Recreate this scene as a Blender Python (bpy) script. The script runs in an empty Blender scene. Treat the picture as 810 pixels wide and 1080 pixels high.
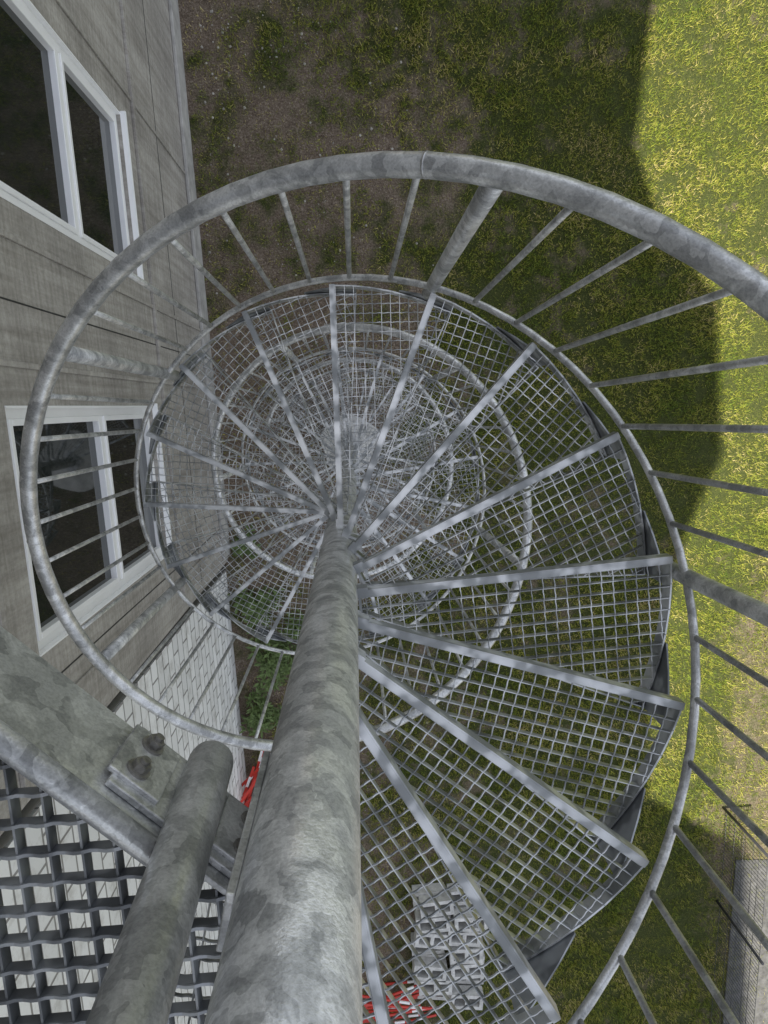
import bpy, math, random
import numpy as np
from mathutils import Vector, Matrix
random.seed(4); rng=np.random.default_rng(7)
S=bpy.context.scene

# ---------------------------------------------------------------- mesh helper
class MB:
    def __init__(s): s.v=[];s.f=[]
    def add(s,vs,fs):
        o=len(s.v); s.v+=[tuple(p) for p in vs]; s.f+=[tuple(i+o for i in f) for f in fs]
    def box(s,c,ax,ay,az,hx,hy,hz):
        c=Vector(c);ax=Vector(ax)*hx;ay=Vector(ay)*hy;az=Vector(az)*hz
        vs=[c+i*ax+j*ay+k*az for k in(-1,1) for j in(-1,1) for i in(-1,1)]
        s.add(vs,[(0,2,3,1),(4,5,7,6),(0,1,5,4),(2,6,7,3),(0,4,6,2),(1,3,7,5)])
    def abox(s,a,b):
        c=[(a[i]+b[i])/2 for i in range(3)];h=[abs(b[i]-a[i])/2 for i in range(3)]
        s.box(c,(1,0,0),(0,1,0),(0,0,1),*h)
    def tube(s,pts,r,n=12,caps=True):
        pts=[Vector(p) for p in pts];N=len(pts);o=len(s.v)
        for i,p in enumerate(pts):
            d=(pts[min(i+1,N-1)]-pts[max(i-1,0)]).normalized()
            ref=Vector((0,0,1)) if abs(d.z)<.95 else Vector((1,0,0))
            a=d.cross(ref).normalized();b=a.cross(d)
            rr=r[i] if isinstance(r,(list,tuple)) else r
            for j in range(n):
                t=2*math.pi*j/n; s.v.append(tuple(p+a*math.cos(t)*rr+b*math.sin(t)*rr))
        for i in range(N-1):
            for j in range(n):
                k=(j+1)%n
                s.f.append((o+i*n+j,o+i*n+k,o+(i+1)*n+k,o+(i+1)*n+j))
        if caps:
            s.f.append(tuple(o+j for j in range(n))[::-1]); s.f.append(tuple(o+(N-1)*n+j for j in range(n)))
    def prism(s,poly,z0,z1):
        n=len(poly)
        vs=[(p[0],p[1],z0) for p in poly]+[(p[0],p[1],z1) for p in poly]
        s.add(vs,[tuple(range(n))[::-1],tuple(range(n,2*n))]+[(i,(i+1)%n,n+(i+1)%n,n+i) for i in range(n)])
    def grating(s,poly,ang,pitch,h,tw,ztop,crimp=True,cross_h=None,off=(0,0),amp=.0014,dirs=(0,1)):
        for which in dirs:
            a=ang+which*math.pi/2
            d=Vector((math.cos(a),math.sin(a)));n=Vector((-d.y,d.x))
            P=[Vector(p) for p in poly]
            lo=min(p.dot(n) for p in P);hi=max(p.dot(n) for p in P)
            c=math.ceil((lo-off[which])/pitch)*pitch+off[which]
            while c<hi:
                ts=[]
                for i in range(len(P)):
                    A=P[i];B=P[(i+1)%len(P)];da=A.dot(n)-c;db=B.dot(n)-c
                    if da*db<0: q=A+(B-A)*(da/(da-db)); ts.append(q.dot(d))
                if len(ts)>=2:
                    t0,t1=min(ts),max(ts)
                    if t1-t0>.01:
                        if which==0 or not crimp:
                            m=n*c+d*(t0+t1)/2
                            hz=h if which==0 else (cross_h or h)
                            s.box((m.x,m.y,ztop-hz/2-(.0015 if which else 0)),(d.x,d.y,0),(n.x,n.y,0),(0,0,1),(t1-t0)/2,tw/2,hz/2)
                        else:
                            o=len(s.v);k=0;hh=(cross_h or h)/2;t=t0;pts=[]
                            m=math.floor(t0/(pitch/4))
                            while t<t1-1e-6:
                                pts.append(t); m+=1; t=max(t0+1e-4,m*pitch/4)
                            pts.append(t1)
                            for t in pts:
                                w=amp*math.sin(2*math.pi*t/pitch); zz=ztop-.001-hh+.0012*math.cos(2*math.pi*t/pitch)
                                for (e,g) in((-1,-1),(1,-1),(1,1),(-1,1)):
                                    q=n*(c+w+e*tw*.65)+d*t
                                    s.v.append((q.x,q.y,zz+g*hh))
                            for i in range(len(pts)-1):
                                for j in range(4):
                                    k=(j+1)%4
                                    s.f.append((o+i*4+j,o+i*4+k,o+i*4+4+k,o+i*4+4+j))
                c+=pitch
    def obj(s,name,mat,parent=None,smooth=False,bevel=0):
        me=bpy.data.meshes.new(name);me.from_pydata(s.v,[],s.f);me.update()
        ob=bpy.data.objects.new(name,me);S.collection.objects.link(ob)
        if mat: me.materials.append(mat)
        if parent: ob.parent=parent
        if smooth: 
            for p in me.polygons: p.use_smooth=len(p.vertices)==4
        if bevel:
            b=ob.modifiers.new('b','BEVEL');b.width=bevel;b.segments=2;b.limit_method='ANGLE'
        return ob
def empty(name,parent=None):
    e=bpy.data.objects.new(name,None);S.collection.objects.link(e);e.parent=parent;return e

# ---------------------------------------------------------------- materials
def mat(name):
    m=bpy.data.materials.new(name);m.use_nodes=True
    nt=m.node_tree;b=nt.nodes['Principled BSDF'];return m,nt,b
def N(nt,t,**k):
    n=nt.nodes.new(t)
    for a,v in k.items():
        if a in n.inputs: n.inputs[a].default_value=v
        else: setattr(n,a,v)
    return n
def coords(nt,scale=(1,1,1),kind='Object'):
    tc=N(nt,'ShaderNodeTexCoord');mp=N(nt,'ShaderNodeMapping');mp.inputs['Scale'].default_value=scale
    nt.links.new(tc.outputs[kind],mp.inputs[0]);return mp.outputs[0]
def wcoords(nt,scale=(1,1,1)):
    tc=N(nt,'ShaderNodeNewGeometry');mp=N(nt,'ShaderNodeMapping');mp.inputs['Scale'].default_value=scale
    nt.links.new(tc.outputs['Position'],mp.inputs[0]);return mp.outputs[0]
def noise(nt,co,scale,detail=4,rough=.55,dist=0):
    n=N(nt,'ShaderNodeTexNoise');n.inputs['Scale'].default_value=scale;n.inputs['Detail'].default_value=detail
    n.inputs['Roughness'].default_value=rough;n.inputs['Distortion'].default_value=dist
    nt.links.new(co,n.inputs['Vector']);return n.outputs['Fac']
def ramp(nt,fac,stops):
    r=N(nt,'ShaderNodeValToRGB');e=r.color_ramp.elements
    while len(e)<len(stops): e.new(.5)
    for i,(p,c) in enumerate(stops):
        e[i].position=p;e[i].color=(c[0],c[1],c[2],1) if hasattr(c,'__len__') else (c,c,c,1)
    nt.links.new(fac,r.inputs[0]);return r.outputs[0]
def mix(nt,a,b,fac,mode='MIX'):
    m=N(nt,'ShaderNodeMix',data_type='RGBA',blend_type=mode)
    for s,i in((fac,0),(a,6),(b,7)):
        if hasattr(s,'is_output') : nt.links.new(s,m.inputs[i])
        else: m.inputs[i].default_value=s if i==0 else (*s,1)
    return m.outputs[2]
def bump(nt,b,h,strength,dist=.01):
    n=N(nt,'ShaderNodeBump');n.inputs['Strength'].default_value=strength;n.inputs['Distance'].default_value=dist
    nt.links.new(h,n.inputs['Height']);nt.links.new(n.outputs[0],b.inputs['Normal'])

def galv(name,lo,hi,metal=.75,sc=34,r0=.28,r1=.52,detail=True):
    m,nt,b=mat(name);co=wcoords(nt)
    w=noise(nt,co,10,5 if detail else 2,.65,.5 if detail else 0)
    blot=ramp(nt,w,[(.36,[c*.8 for c in lo]),(.46,lo),(.49,[(a+c)/2 for a,c in zip(lo,hi)]),(.54,hi),(.66,[min(1,c*1.15) for c in hi])])
    if detail:
        v=N(nt,'ShaderNodeTexVoronoi',feature='F1');v.inputs['Scale'].default_value=sc
        nn=N(nt,'ShaderNodeTexNoise');nn.inputs['Scale'].default_value=28;nn.inputs['Detail'].default_value=2;nt.links.new(co,nn.inputs['Vector'])
        sc2=N(nt,'ShaderNodeVectorMath',operation='MULTIPLY_ADD');sc2.inputs[1].default_value=(.05,.05,.05);nt.links.new(nn.outputs['Color'],sc2.inputs[0]);nt.links.new(co,sc2.inputs[2])
        nt.links.new(sc2.outputs[0],v.inputs['Vector'])
        cellv=N(nt,'ShaderNodeRGBToBW');nt.links.new(v.outputs['Color'],cellv.inputs[0])
        cell=ramp(nt,cellv.outputs[0],[(.3,lo),(.7,hi)])
        col=mix(nt,cell,blot,.5)
        fine=noise(nt,co,190,2,.7)
        col=mix(nt,col,ramp(nt,fine,[(.32,.76),(.6,1.0)]),1.0,'MULTIPLY')
        bump(nt,b,fine,.2,.003)
    else: col=blot
    nt.links.new(col,b.inputs['Base Color']);b.inputs['Metallic'].default_value=metal
    ro=ramp(nt,w,[(.35,r1),(.6,r0)]);nt.links.new(ro,b.inputs['Roughness'])
    return m
GAL=galv('galvanised_steel',(.36,.366,.37),(.70,.705,.71),.5,r0=.28,r1=.5)
GALT=galv('galvanised_steel_tread',(.32,.335,.345),(.58,.595,.61),.5,detail=False)
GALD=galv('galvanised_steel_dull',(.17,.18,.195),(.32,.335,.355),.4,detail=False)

def simple(name,c,rough=.6,metal=0,var=.15,sc=8):
    m,nt,b=mat(name);co=wcoords(nt)
    n=noise(nt,co,sc,5,.65)
    col=ramp(nt,n,[(.3,[x*(1-var) for x in c]),(.7,[min(1,x*(1+var)) for x in c])])
    nt.links.new(col,b.inputs['Base Color']);b.inputs['Roughness'].default_value=rough;b.inputs['Metallic'].default_value=metal
    bump(nt,b,noise(nt,co,sc*8,2,.6),.2,.004)
    return m
def facade():
    m,nt,b=mat('weathered_render');co=coords(nt)
    cs=coords(nt,(1,6,.35));ch=coords(nt,(1,.5,9))
    n1=noise(nt,co,1.3,5,.6);n2=noise(nt,cs,2.2,5,.65);n3=noise(nt,co,30,4,.7);n4=noise(nt,ch,3,4,.6)
    col=ramp(nt,n1,[(.3,(.33,.31,.285)),(.7,(.52,.495,.455))])
    col=mix(nt,col,ramp(nt,n2,[(.3,(.55,.53,.5)),(.6,(1,1,1))]),.75,'MULTIPLY')
    col=mix(nt,col,ramp(nt,n4,[(.35,(.72,.71,.69)),(.6,(1,1,1))]),.75,'MULTIPLY')
    col=mix(nt,col,ramp(nt,n3,[(.25,.68),(.6,1.0)]),.85,'MULTIPLY')
    nt.links.new(col,b.inputs['Base Color']);b.inputs['Roughness'].default_value=.9
    bump(nt,b,n3,.5,.01);return m
FAC=facade()
def whitebrick():
    m,nt,b=mat('white_painted_brick');tc=N(nt,'ShaderNodeTexCoord');sp=N(nt,'ShaderNodeSeparateXYZ');cb=N(nt,'ShaderNodeCombineXYZ')
    nt.links.new(tc.outputs['Object'],sp.inputs[0]);nt.links.new(sp.outputs['Y'],cb.inputs['X']);nt.links.new(sp.outputs['Z'],cb.inputs['Y'])
    br=N(nt,'ShaderNodeTexBrick');nt.links.new(cb.outputs[0],br.inputs['Vector']);br.inputs['Scale'].default_value=1
    br.inputs['Brick Width'].default_value=.34;br.inputs['Row Height'].default_value=.19;br.inputs['Mortar Size'].default_value=.01
    br.inputs['Color1'].default_value=(.84,.84,.83,1);br.inputs['Color2'].default_value=(.70,.70,.69,1);br.inputs['Mortar'].default_value=(.28,.27,.26,1)
    n=noise(nt,tc.outputs['Object'],5,5,.7)
    col=mix(nt,br.outputs['Color'],ramp(nt,n,[(.3,(.6,.58,.55)),(.5,(1,1,1))]),.8,'MULTIPLY')
    nt.links.new(col,b.inputs['Base Color']);b.inputs['Roughness'].default_value=.8
    inv=N(nt,'ShaderNodeMath',operation='SUBTRACT');inv.inputs[0].default_value=1;nt.links.new(br.outputs['Fac'],inv.inputs[1])
    bump(nt,b,inv.outputs[0],.8,.01);return m
WB=whitebrick()
WHITE=simple('white_pvc',(.87,.87,.87),.35,0,.04,3)
DARK=simple('dark_seal',(.03,.03,.03),.7)
INT=simple('dark_room',(.05,.05,.046),.9)
CONC=simple('concrete',(.6,.59,.56),.9,0,.3,6)
def glass():
    m,nt,b=mat('window_glass');co=wcoords(nt)
    b.inputs['Base Color'].default_value=(.012,.016,.014,1);b.inputs['Roughness'].default_value=.03
    b.inputs['Specular IOR Level'].default_value=.95
    bump(nt,b,noise(nt,co,1.2,2,.5),.05,.02);return m
GLASS=glass()

# ---------------------------------------------------------------- staircase
CAMZ=10.0
PH=91.5;ST=21.4;H0=2.735;RISE=.191;R=.975;HH=1.10;RB=.993;OB=.03;PR=.068
def ang(k): return math.radians(PH-ST*k)
def zt(k): return CAMZ-H0+RISE*k
def RH(k):
    return float(np.mean(np.interp(k+np.linspace(-1.6,1.6,9),[-37,-12,-8.5,-4.4,-1,1,10],[1.037,1.05,1.072,1.0,1.03,1.037,1.037])))
stair=empty('spiral_staircase')
KMIN=-37;KTOP=9
mb=MB();mb.tube([(0,0,0),(0,0,3.5),(0,0,7),(0,0,CAMZ+1.0)],PR,64);mb.obj('central_pole',GAL,stair,True)
mb=MB();mb.tube([(0,0,CAMZ+1.0),(0,0,CAMZ+1.03)],[PR*1.05,PR*.9],32)
mb.tube([(0,0,.036),(0,0,.055)],.17,4);mb.obj('pole_cap_and_foot',GAL,stair)
rin=.07;aw=math.radians(27)
arc=[(R*math.cos(-aw*i/6),R*math.sin(-aw*i/6)) for i in range(7)]
inner=[(rin,-.06),(rin,0.0)]
poly=arc+inner
mb=MB()
mb.grating(poly,0,.034,.020,.0021,0,True,.005,(.017,.012),amp=.0010)
mb.box(((R+rin)/2,-.007,.001),(1,0,0),(0,1,0),(0,0,1),(R-rin)/2+.004,.008,.0025)
mb.box(((R+rin)/2,.003,-.018),(1,0,0),(0,1,0),(0,0,1),(R-rin)/2+.004,.002,.0205)
a=Vector((rin,-.06,0));bb=Vector((arc[-1][0],arc[-1][1],0));d=(bb-a).normalized();n=Vector((-d.y,d.x,0))
mb.box((a+bb)/2+Vector((0,0,-.02)),d,n,(0,0,1),(bb-a).length/2,.002,.021)
for i in range(6):
    p=Vector((*arc[i],0));q=Vector((*arc[i+1],0));d=(q-p).normalized();n=Vector((-d.y,d.x,0))
    mb.box((p+q)/2+Vector((0,0,-.026)),d,n,(0,0,1),(q-p).length/2+.001,.0025,.028)
mb.box((rin+.002,-.028,-.035),(1,0,0),(0,1,0),(0,0,1),.004,.036,.036)
mb.box((rin+.012,.006,-.02),(1,0,0),(0,1,0),(0,0,1),.016,.006,.024)
treadme=mb.obj('tread',GALT,stair).data
bpy.data.objects.remove(bpy.data.objects['tread'])
mb=MB()
def P3(a,z,r=R+.004): return (r*math.cos(a),r*math.sin(a),z)
for i in range(3):
    u0=-math.radians(15+4*i);u1=-math.radians(15+4*(i+1))
    zt0=.005+ .05*i;zt1=.005+.05*(i+1)
    r=R+.006
    vs=[P3(u0,-.05,r),P3(u1,-.05,r),P3(u1,zt1,r),P3(u0,zt0,r),P3(u0,-.05,r+.005),P3(u1,-.05,r+.005),P3(u1,zt1,r+.005),P3(u0,zt0,r+.005)]
    mb.add(vs,[(0,1,2,3),(7,6,5,4),(0,4,5,1),(2,6,7,3),(1,5,6,2),(3,7,4,0)])
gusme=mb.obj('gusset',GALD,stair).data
bpy.data.objects.remove(bpy.data.objects['gusset'])
for k in range(KMIN,KTOP+1):
    for me,nm in((treadme,'tread'),(gusme,'riser_gusset')):
        ob=bpy.data.objects.new(nm,me);S.collection.objects.link(ob);ob.parent=stair
        ob.location=(0,0,zt(k));ob.rotation_euler=(0,0,ang(k))
def hel(k,r,dz): return (r*math.cos(ang(k)),r*math.sin(ang(k)),zt(k)+dz)
mb=MB();ks=np.arange(KMIN,KTOP+1.2,.22)
mb.tube([hel(k,RH(k),HH) for k in ks],.0255,24);
for kj in(.62,-3.9,-8,-15.5,-24):
    mb.tube([hel(kj-.006,RH(kj),HH),hel(kj+.006,RH(kj),HH)],.0262,24)
mb.obj('handrail',GAL,stair,True)
mb=MB();mb.tube([hel(k,RB,OB) for k in ks],.0118,12);mb.obj('lower_rail',GAL,stair,True)
mb=MB();mp=MB()
for j in range(-100,24):
    k=0.98+.394*j
    if k<KMIN or k>KTOP+1:continue
    if j%8==0:
        mp.tube([hel(k,RB+.004,OB-.16),hel(k,RB+.008,OB),hel(k,RH(k),HH-.01)],.0235,16)
    else:
        mb.tube([hel(k,RB,OB),hel(k,RH(k),HH)],.0084,8)
mb.obj('balusters',GAL,stair,True);mp.obj('guard_posts',GAL,stair,True)
# ---- landing
LD=.83;LZ=CAMZ-LD
d=Vector((-.75,.661,0)).normalized();nn=Vector((-d.y,d.x,0))
if nn.dot(Vector((-1,-1,0)))<0: nn=-nn
off=.133
L=lambda u,v,z:(d*u+nn*(off+v)+Vector((0,0,z)))
land=empty('landing',stair)
pl=[L(-.16,.0,0),L(2.3,.0,0),L(2.3,1.25,0),L(-.16,1.25,0)]
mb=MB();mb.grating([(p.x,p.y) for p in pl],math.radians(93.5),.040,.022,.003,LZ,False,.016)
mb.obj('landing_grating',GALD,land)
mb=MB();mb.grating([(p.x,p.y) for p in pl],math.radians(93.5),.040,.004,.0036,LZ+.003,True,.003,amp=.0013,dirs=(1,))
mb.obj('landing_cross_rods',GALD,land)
mb=MB()
mb.box(L(1.07,-.004,LZ-.085),d,nn,(0,0,1),1.27,.004,.085)
mb.box(L(1.07,1.25,LZ-.085),d,nn,(0,0,1),1.23,.004,.085)
mb.box(L(-.166,.62,LZ-.085),nn,d,(0,0,1),.62,.004,.085)
mb.obj('landing_frame',GAL,land,False,.0015)
mb=MB();mb.tube([L(.13,-.004,LZ+.02),L(1.2,-.004,LZ+.02),L(2.3,-.004,LZ+.02)],.0165,20)
mb.tube([L(.1,-.004,LZ+1.1),L(2.3,-.004,LZ+1.1)],.025,20)
for u in(.44,.6,.76,.92,1.08,1.24,1.4,1.56,1.72,1.88):
    mb.tube([L(u,-.004,LZ+.02),L(u,-.004,LZ+1.1)],.0095,12)
mb.obj('landing_rail',GAL,land,True)
mb=MB()
pc=Vector((-.157,-.002,0));pt=Vector((-.140,-.008,0))
up=pc.dot(d)
r=.034
mb.tube([pc+Vector((0,0,LZ-.207)),pc+Vector((0,0,LZ-.204)),pc+Vector((0,0,LZ-.197)),pc+Vector((0,0,LZ-.185)),pt+Vector((0,0,LZ+.27)),pt+Vector((0,0,LZ+1.1))],[r*.5,r*.8,r*.95,r,r,r],40)
mb.obj('newel_post',GAL,land,True)
mb=MB()
mb.box(L(up+.0,-.014,LZ-.095),d,nn,(0,0,1),.115,.005,.075)
mb.box(L(up+.085,-.022,LZ-.095),d,nn,(0,0,1),.04,.004,.06)
mb.box(L(up-.085,-.022,LZ-.095),d,nn,(0,0,1),.04,.004,.06)
mb.box((-.079,-.02,LZ-.03),(.2,1,0),(-1,.2,0),(0,0,1),.035,.005,.16)
mb.obj('flange_plates',GAL,land,False,.002)
mb=MB()
for u in(.09,-.09):
    for z in(-.062,-.128):
        c=Vector(L(up+u,-.026,LZ+z))
        mb.tube([c,c-nn*.004],.017,20);mb.tube([c-nn*.004,c-nn*.014],.0125,6);mb.tube([c-nn*.014,c-nn*.02],.007,12)
mb.obj('hex_bolts',simple('weathered_bolt_zinc',(.26,.25,.235),.45,.6,.4,60),land)
mb=MB();mb.prism([(.42*math.cos(t)*(1+.08*math.sin(5*t)),.42*math.sin(t)*(1+.08*math.cos(3*t))) for t in np.linspace(0,2*math.pi,28,endpoint=False)],-.2,.035)
slab=mb.obj('concrete_footing',CONC,None,False,.01)

# ---------------------------------------------------------------- building
WA=math.radians(3.5);nw=Vector((math.cos(WA),math.sin(WA),0));tw=Vector((-math.sin(WA),math.cos(WA),0))
cam_xy=Vector((.065,.533,0))
org=nw*(cam_xy.dot(nw)-1.957)+tw*cam_xy.dot(tw)
bld=empty('apartment_building');bld.location=org;bld.rotation_euler=(0,0,WA)
T0=-2.06
wins=[(1.31,2.75,3.0,5.9),(-1.35,.12,3.0,5.9),(4.1,5.55,3.0,5.9),(1.31,2.75,9.6,12.2),(4.1,5.55,9.6,12.2),(1.31,2.75,14.2,16.6),(-1.35,.12,14.2,16.6)]
door=(-.7,.35,LZ+.0,LZ+2.1)
ops=wins+[door]
ys=sorted(set([T0,16.]+[v for o in ops for v in o[:2]]));zs=sorted(set([0.,17.9]+[v for o in ops for v in o[2:]]))
mb=MB()
TH=.35
for i in range(len(ys)-1):
    j=0
    while j<len(zs)-1:
        def hole(j): 
            cy=(ys[i]+ys[i+1])/2;cz=(zs[j]+zs[j+1])/2
            return any(o[0]<cy<o[1] and o[2]<cz<o[3] for o in ops)
        if hole(j): j+=1;continue
        j2=j
        while j2<len(zs)-1 and not hole(j2): j2+=1
        mb.abox((-TH,ys[i],zs[j]),(0,ys[i+1],zs[j2])); j=j2
mb.obj('facade_wall',FAC,bld)
mb=MB()
mb.abox((.002,T0+.1,-.1),(.045,16,.42))
mb.obj('plinth',simple('plinth_render',(.36,.35,.33),.9,0,.3,5),bld,False,.01)
mb=MB()
for z in(2.55,6.25,8.7):
    mb.abox((.001,T0+.12,z),(.03,16,z+.07))
for y in(-1.72,.34,1.08,3.0):
    mb.abox((.001,y,.44),(.018,y+.035,17.8))
mb.obj('facade_trim',FAC,bld,False,.004)
mb=MB()
for y in(-1.55,.72): mb.abox((-.002,y,.43),(.0025,y+.01,17.8))
mb.abox((-.002,T0+.1,1.7),(.003,16,1.71))
mb.obj('facade_joints',DARK,bld)
mb=MB();mb.abox((-TH,-16,-.1),(-.04,T0-.14,17.9));mb.obj('painted_brick_wall',WB,bld)
mb=MB();mb.abox((-TH-.02,T0-.14,-.1),(-.16,T0,17.9));mb.obj('expansion_joint',DARK,bld)
mb=MB();mb.tube([(-.06,T0-.07,.1),(-.06,T0-.07,17.8)],.045,16)
mb.obj('downpipe',simple('zinc_pipe',(.12,.12,.12),.5,.3),bld,True)
shadow_profile=[(16,19.6),(5,19.2),(3.2,18.4),(2.2,19.5),(1.2,21.9),(-1,22.2),(-2.1,20.6),(-4.1,19.0),(-6.2,18.8),(-7.2,23.5),(-16,24)]  # unseen roofline, heights invented so its shadow gives the lawn's sun edge
mb=MB();n=len(shadow_profile)
vs=[(-.05,y,z) for y,z in shadow_profile]+[(-9,y,z) for y,z in shadow_profile]+[(-.05,y,17.9) for y,z in shadow_profile]+[(-9,y,17.9) for y,z in shadow_profile]
fs=[]
for i in range(n-1):
    fs+=[(i,i+1,n+i+1,n+i),(2*n+i,2*n+i+1,i+1,i),(n+i,n+i+1,3*n+i+1,3*n+i),(2*n+i,3*n+i,3*n+i+1,2*n+i+1)]
fs+=[(0,n,3*n,2*n),(n-1,3*n-1,4*n-1,2*n-1)]
mb.add(vs,fs);mb.obj('shadow_roofline',simple('shadow_roofline_mat',(.12,.1,.09),.9),bld)
mb=MB();mb.abox((-9,-16,-.1),(-8.7,16,17.89));mb.abox((-8.7,15.7,-.1),(-TH-.03,16,17.89));mb.abox((-8.7,-16,-.1),(-TH-.03,-15.7,17.89));mb.obj('rear_walls',FAC,bld)
mb=MB();mb.abox((-1.6,-15,0),(-1.5,15,17.8))
for z in(2.7,6.3,9.0,13.3):mb.abox((-1.5,-15,z),(-TH-.03,15,z+.12))
mb.obj('interior',INT,bld)
def window(o,w):
    y0,y1,z0,z1=w;X=-.035
    f=MB()
    fw=.075
    tr=z0+1.28
    def fr(a,b,x0,x1): f.abox((x0,a[0],a[1]),(x1,b[0],b[1]))
    fr((y0,z0),(y1,z0+fw),X-.07,X);fr((y0,z1-fw),(y1,z1),X-.07,X)
    fr((y0,z0+fw),(y0+fw,z1-fw),X-.07,X);fr((y1-fw,z0+fw),(y1,z1-fw),X-.07,X)
    fr((y0+fw,tr),(y1-fw,tr+.08),X-.07,X+.001)
    for za,zb in((z0+fw,tr),(tr+.08,z1-fw)):
        s=.04;ya,yb=y0+fw,y1-fw
        fr((ya,za),(yb,za+s),X-.06,X+.014);fr((ya,zb-s),(yb,zb),X-.06,X+.014)
        fr((ya,za+s),(ya+s,zb-s),X-.06,X+.014);fr((yb-s,za+s),(yb,zb-s),X-.06,X+.014)
    f.obj('window_frame',WHITE,o,False,.005)
    f=MB();f.abox((X-.045,y0+fw,z0+fw),(X-.035,y1-fw,z1-fw));f.obj('window_glass',GLASS,o)
    f=MB();f.abox((X-.001,y0-.02,z0-.035),(.05,y1+.02,z0-.003));f.obj('window_sill',WHITE,o,False,.004)
    f=MB()
    f.abox((X,y0,z0),(.006,y0+.012,z1));f.abox((X,y1-.012,z0),(.006,y1,z1));f.obj('window_reveal',WHITE,o)
for w in wins: window(bld,w)
mb=MB();mb.abox((-.2,door[0],door[2]),(-.14,door[1],door[3]));mb.obj('door_leaf',simple('door_paint',(.5,.5,.5),.4),bld,False,.004)

# ---------------------------------------------------------------- ground
def vnoise(x,y,sc,seed):
    g=np.random.default_rng(seed).random((128,128))
    ca,sa=math.cos(seed*.7+.4),math.sin(seed*.7+.4)
    u=np.abs((x*ca-y*sa)*sc+60)%127;v=np.abs((x*sa+y*ca)*sc+60)%127
    i=u.astype(int);j=v.astype(int);fu=u-i;fv=v-j;fu=fu*fu*(3-2*fu);fv=fv*fv*(3-2*fv)
    return (g[i,j]*(1-fu)+g[(i+1)%128,j]*fu)*(1-fv)+(g[i,(j+1)%128]*(1-fu)+g[(i+1)%128,(j+1)%128]*fu)*fv
def cover(x,y):
    xl=(x-org.x)*nw.x+(y-org.y)*nw.y
    b=.3*vnoise(x,y,.8,1)+.3*vnoise(x,y,2.3,2)+.4*vnoise(x,y,7,3)
    g=np.interp(xl,[0,1.0,1.8,2.6,4,6,7],[-.14,-.10,-.03,.08,.22,.36,.42])
    dist=np.sqrt(x*x+y*y)
    g=g-.16*np.exp(-(dist/1.6)**2)
    g=g+np.where(y<-2.0,.06,0)
    c=np.clip((b+g-.28)*1.7,0,1)
    pth=np.clip((x-5.2+.8*(vnoise(x,y,1.3,21)-.5))/.6,0,1)*np.clip((-1.6-y)/.8,0,1)
    return c*(1-.5*pth)
def lin(a,b,n): return np.linspace(a,b,n)
xs=np.concatenate([[-120,-40,-12],lin(-3,9,150),[14,40,120]]);ysg=np.concatenate([[-120,-40,-16],lin(-12,10,270),[14,40,120]])
X,Y=np.meshgrid(xs,ysg,indexing='ij')
Z=.03*(vnoise(X,Y,.8,9)-.5)+.02*(vnoise(X,Y,3.1,10)-.5)
Z=np.where(np.hypot(X,Y)<.9,Z*.3,Z)
nx_,ny_=X.shape
V=np.stack([X.ravel(),Y.ravel(),Z.ravel()],1)
idx=np.arange(nx_*ny_).reshape(nx_,ny_)
F=np.stack([idx[:-1,:-1],idx[1:,:-1],idx[1:,1:],idx[:-1,1:]],-1).reshape(-1,4)
me=bpy.data.meshes.new('ground');me.from_pydata(V.tolist(),[],F.tolist());me.update()
at=me.attributes.new('cover','FLOAT','POINT');at.data.foreach_set('value',cover(X,Y).ravel().astype(np.float32))
gr=bpy.data.objects.new('ground',me);S.collection.objects.link(gr)
for p in me.polygons:p.use_smooth=True
m,nt,b=mat('soil_and_moss');co=wcoords(nt)
a=N(nt,'ShaderNodeAttribute',attribute_name='cover')
n1=noise(nt,co,7,6,.7);n2=noise(nt,co,45,4,.8)
soil=ramp(nt,n2,[(.28,(.07,.052,.04)),(.45,(.17,.135,.105)),(.58,(.28,.235,.19)),(.74,(.58,.53,.46))])
soil=mix(nt,soil,ramp(nt,n1,[(.3,(.5,.45,.4)),(.65,(1.1,1.05,1))]),.8,'MULTIPLY')
moss=ramp(nt,n2,[(.3,(.02,.028,.008)),(.55,(.06,.072,.02)),(.75,(.14,.13,.05))])
cv=N(nt,'ShaderNodeMath',operation='ADD');nt.links.new(a.outputs['Fac'],cv.inputs[0])
nn2=N(nt,'ShaderNodeMath',operation='MULTIPLY_ADD');nt.links.new(n1,nn2.inputs[0]);nn2.inputs[1].default_value=1.5;nn2.inputs[2].default_value=-.75
nt.links.new(nn2.outputs[0],cv.inputs[1])
cf=ramp(nt,cv.outputs[0],[(.2,0.),(.75,1.)])
col=mix(nt,soil,moss,cf)
nt.links.new(col,b.inputs['Base Color']);b.inputs['Roughness'].default_value=.95;b.inputs['Specular IOR Level'].default_value=.2
bump(nt,b,n2,.9,.03);me.materials.append(m)

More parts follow.
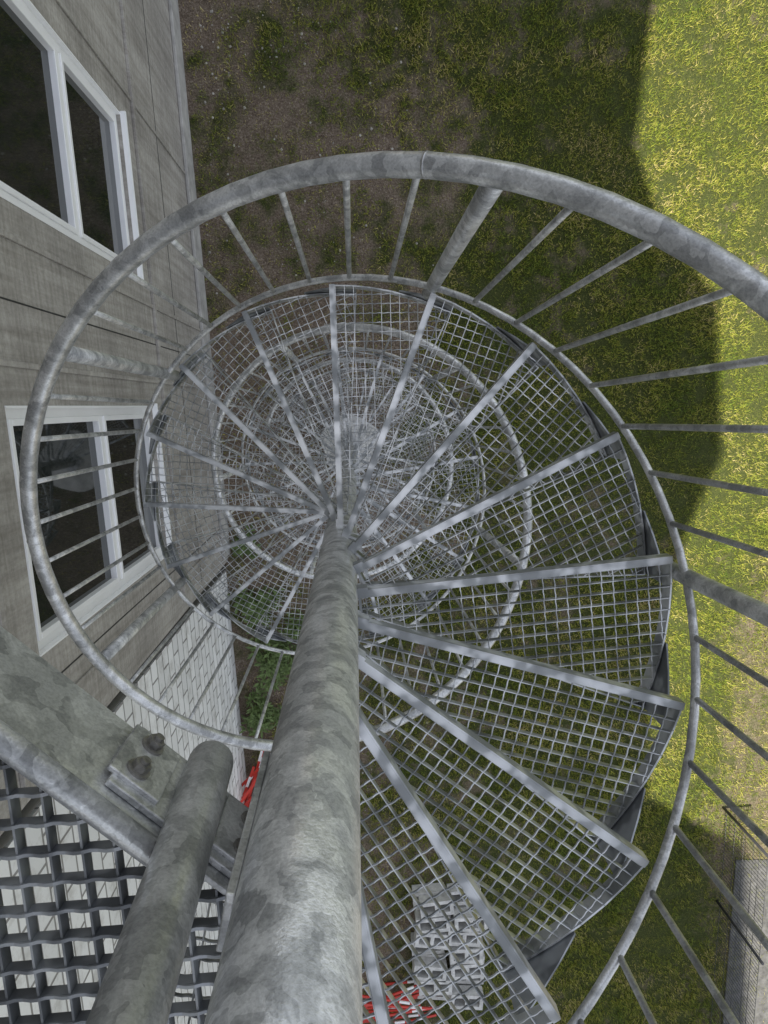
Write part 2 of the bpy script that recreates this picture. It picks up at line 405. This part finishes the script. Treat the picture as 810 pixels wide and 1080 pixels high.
def blades(name,nb,x0,x1,y0,y1,seed,hmin,hmax,w,mat_):
    r=np.random.default_rng(seed)
    x=r.uniform(x0,x1,nb);y=r.uniform(y0,y1,nb)
    c=cover(x,y);xl=(x-org.x)*nw.x+(y-org.y)*nw.y
    cl=vnoise(x,y,6,31)*.4+vnoise(x,y,13,32)*.35+vnoise(x,y,24,33)*.25
    keep=(r.random(nb)<(c+.12)*np.clip((cl-.28)*4,.15,1))&(xl>.08)&(np.hypot(x,y)>.5)
    x=x[keep];y=y[keep];cl=cl[keep];c=c[keep];n=len(x)
    a=r.uniform(0,2*np.pi,n);h=r.uniform(hmin,hmax,n)*(.45+1.1*cl);lean=r.uniform(.15,1.0,n)*h;ww=w*r.uniform(.6,1.3,n)
    la=r.uniform(0,2*np.pi,n)
    z=np.full(n,-.005)
    p0=np.stack([x-np.cos(a)*ww,y-np.sin(a)*ww,z],1);p1=np.stack([x+np.cos(a)*ww,y+np.sin(a)*ww,z],1)
    p4=np.stack([x+np.cos(la)*lean*1.2,y+np.sin(la)*lean*1.2,z+h],1)
    V=np.stack([p0,p1,p4],1).reshape(-1,3)
    me=bpy.data.meshes.new(name)
    me.vertices.add(3*n);me.vertices.foreach_set('co',V.ravel().astype(np.float32))
    me.loops.add(3*n);me.loops.foreach_set('vertex_index',np.arange(3*n,dtype=np.int32))
    me.polygons.add(n);me.polygons.foreach_set('loop_start',(np.arange(n)*3).astype(np.int32))
    me.update(calc_edges=True)
    pn=vnoise(x,y,1.6,77)*.5+vnoise(x,y,4.5,78)*.5
    rn=np.clip(r.random(n)*.75+(pn-.35)*.9+np.clip(.35-c,0,.35)*1.2,0,1)
    at=me.attributes.new('rnd','FLOAT','POINT');at.data.foreach_set('value',np.repeat(rn,3).astype(np.float32))
    me.materials.append(mat_);ob=bpy.data.objects.new(name,me);S.collection.objects.link(ob);return ob
m,nt,b=mat('grass_blades')
a=N(nt,'ShaderNodeAttribute',attribute_name='rnd')
c1=ramp(nt,a.outputs['Fac'],[(0,(.10,.155,.022)),(.4,(.21,.25,.035)),(.75,(.35,.34,.06)),(1,(.52,.43,.2))])
nt.links.new(c1,b.inputs['Base Color']);b.inputs['Roughness'].default_value=.6;b.inputs['Specular IOR Level'].default_value=.3
blades('grass',700000,-2.2,7.2,-10.5,7.2,3,.03,.06,.0052,m)

mb=MB()
def stone(mb,x,y,r):
    n=6;vs=[]
    for ph,zz in((1,.25),(.75,.8)):
        for j in range(n):
            t=2*math.pi*j/n+random.random()*.4;q=r*ph*random.uniform(.75,1.2);vs.append((x+q*math.cos(t),y+q*math.sin(t),r*zz*random.uniform(.8,1.1)-r*.2))
    vs.append((x,y,r*.85))
    fs=[(j,(j+1)%n,n+(j+1)%n,n+j) for j in range(n)]+[(n+j,n+(j+1)%n,2*n) for j in range(n)]
    mb.add(vs,fs)
for i in range(3000):
    x=random.uniform(-1.9,2.2);y=random.uniform(-6,6.5)
    xl=(x-org.x)*nw.x+(y-org.y)*nw.y
    if xl<.1 or random.random()<xl/3.5: continue
    stone(mb,x,y,random.choice((.006,.008,.01,.012,.02)))
mb.obj('gravel',simple('pebbles',(.36,.34,.30),.85,0,.5,5))

fence=empty('wire_mesh_fence')
mb=MB()
FX=5.72;fy0,fy1=-12,-5.6
for y in np.arange(fy0,fy1,.06): mb.tube([(FX,y,.05),(FX,y,1.2)],.0035,5)
for z in(.1,.35,.6,.85,1.0,1.2): mb.tube([(FX+.008,fy0,z),(FX+.008,fy1,z)],.004,5)
mb.obj('mesh_panels',simple('fence_wire',(.05,.052,.055),.5,.2),fence)
mb=MB()
for y in(-11.85,-10.3,-8.75,-7.2,-5.62): mb.tube([(FX,y,-.2),(FX,y,1.3)],.022,10)
mb.obj('fence_posts',simple('fence_paint',(.04,.04,.045),.5),fence,True)
mb=MB();mb.abox((FX+.25,-12.5,-.2),(8,-6.5,.03));mb.obj('paving',simple('grey_paving',(.08,.08,.08),.9,0,.45,12),None,False,.01)

blk=empty('hollow_block_stack')
mb=MB()
def hollow(mb,cx,cy,cz,a,L_=.5,W=.24,H=.2):
    ca,sa=math.cos(a),math.sin(a)
    def bx(x0,x1,y0,y1):
        x=(x0+x1)/2;y=(y0+y1)/2
        mb.box((cx+x*ca-y*sa,cy+x*sa+y*ca,cz+H/2),(ca,sa,0),(-sa,ca,0),(0,0,1),(x1-x0)/2,(y1-y0)/2,H/2)
    t=.055
    bx(-L_/2,L_/2,-W/2,-W/2+t);bx(-L_/2,L_/2,W/2-t,W/2)
    for x in(-L_/2,-t/2,L_/2-t): bx(x,x+t,-W/2+t,W/2-t)
for r in range(7):
    for c in range(2):
        for lv in range(2):
            if random.random()<.35 and lv: continue
            hollow(mb,1.18+c*.53+random.uniform(-.06,.06),-8.5+r*.27+random.uniform(-.02,.02),.02+lv*.205,random.uniform(-.16,.16))
mb.obj('blocks',simple('light_concrete_block',(.52,.515,.50),.9,0,.35,9),blk)
RED=simple('red_plastic',(.55,.035,.02),.45)
bar=empty('barrier_board_pile')
for (bx_,by_,cnt,a0_) in((-1.5,-5.15,26,1.05),(.45,-8.8,16,.1)):
    for mt,nm,ph in((RED,'red_segments',0),(WHITE,'white_segments',1)):
        mb=MB()
        random.seed(11)
        for i in range(cnt):
            a=a0_+random.uniform(-.3,.3);ox=bx_+random.uniform(-.22,.42);oy=by_+random.uniform(-.4,.4);z=.04+.022*i;tl=random.uniform(-.12,.12)
            for q in range(7):
                if (1 if q==5 else 0)!=ph: continue
                s=(q-3)*.16
                mb.box((ox+s*math.cos(a),oy+s*math.sin(a),z+s*tl),(math.cos(a),math.sin(a),tl),(-math.sin(a),math.cos(a),0),(0,0,1),.08,.018,.009)
        mb.obj(nm,mt,bar)
def weed(name,cx,cy,rad,hgt,n,seed):
    r=random.Random(seed);mb=MB()
    for i in range(n):
        q=rad*math.sqrt(r.random());t=r.uniform(0,6.28);q*=(.7+.4*math.sin(3*t+seed));x=cx+q*math.cos(t);y=cy+q*math.sin(t);z=r.uniform(.05,1)*hgt*(1-.5*q/rad)
        a=r.uniform(0,6.28);l=r.uniform(.05,.14);w=l*.16;tl=r.uniform(-.5,.8)
        dx,dy=math.cos(a),math.sin(a)
        mb.add([(x,y,z),(x+dx*l*.5-dy*w,y+dy*l*.5+dx*w,z+tl*l*.5),(x+dx*l,y+dy*l,z+tl*l*.7),(x+dx*l*.5+dy*w,y+dy*l*.5-dx*w,z+tl*l*.5)],[(0,1,2,3)])
    for i in range(n//25):
        q=rad*.7*math.sqrt(r.random());t=r.uniform(0,6.28)
        mb.tube([(cx+q*.4*math.cos(t),cy+q*.4*math.sin(t),0),(cx+q*math.cos(t),cy+q*math.sin(t),hgt*.8)],.003,4)
    return mb
m2=simple('weed_leaves',(.10,.15,.04),.6,0,.4,12)
for i,(x,y,rr,h,n) in enumerate([(-1.35,-2.3,.35,.3,500),(-1.1,-3.1,.45,.45,700),(-1.3,-3.9,.35,.4,500),(-.8,-2.7,.3,.2,300),(-1.5,-1.4,.2,.2,200)]):
    weed('w',x,y,rr,h,n,i).obj('weed_plant',m2)

# ---------------------------------------------------------------- light
EL=math.radians(72)
trav=Vector((nw.x*math.cos(EL),nw.y*math.cos(EL),-math.sin(EL)))
sl=bpy.data.lights.new('sun','SUN');sl.energy=10;sl.angle=math.radians(.5);sl.color=(1,.93,.80)
so=bpy.data.objects.new('sun',sl);S.collection.objects.link(so);so.rotation_euler=trav.to_track_quat('-Z','Y').to_euler();so.location=(-10,0,30)
w=bpy.data.worlds.new("World");S.world=w;w.use_nodes=True;nt=w.node_tree
bg=nt.nodes['Background'];sk=nt.nodes.new('ShaderNodeTexSky');sk.sky_type='NISHITA';sk.sun_disc=False
sk.sun_elevation=EL;sk.sun_rotation=math.atan2(-trav.x,-trav.y)
hs=nt.nodes.new('ShaderNodeHueSaturation');hs.inputs['Saturation'].default_value=.33
nt.links.new(sk.outputs[0],hs.inputs['Color']);nt.links.new(hs.outputs[0],bg.inputs[0]);bg.inputs[1].default_value=.27

# ---------------------------------------------------------------- camera
f,nx,ny=750.,375.,428.
wv=Vector((nx-405,-(ny-540),-f)).normalized()
xv=Vector((1,0,0));xv=(xv-wv*xv.dot(wv)).normalized();zv=-wv;yv=zv.cross(xv)
M=Matrix((xv,yv,zv))
cam=bpy.data.cameras.new('camera');co=bpy.data.objects.new('camera',cam);S.collection.objects.link(co)
co.matrix_world=Matrix.Translation((cam_xy.x,cam_xy.y,CAMZ))@M.to_4x4()
cam.sensor_fit='HORIZONTAL';cam.sensor_width=36;cam.lens=36*f/810;cam.clip_start=.02;cam.clip_end=500
S.camera=co
S.view_settings.view_transform='Standard';S.view_settings.look='None';S.view_settings.exposure=0
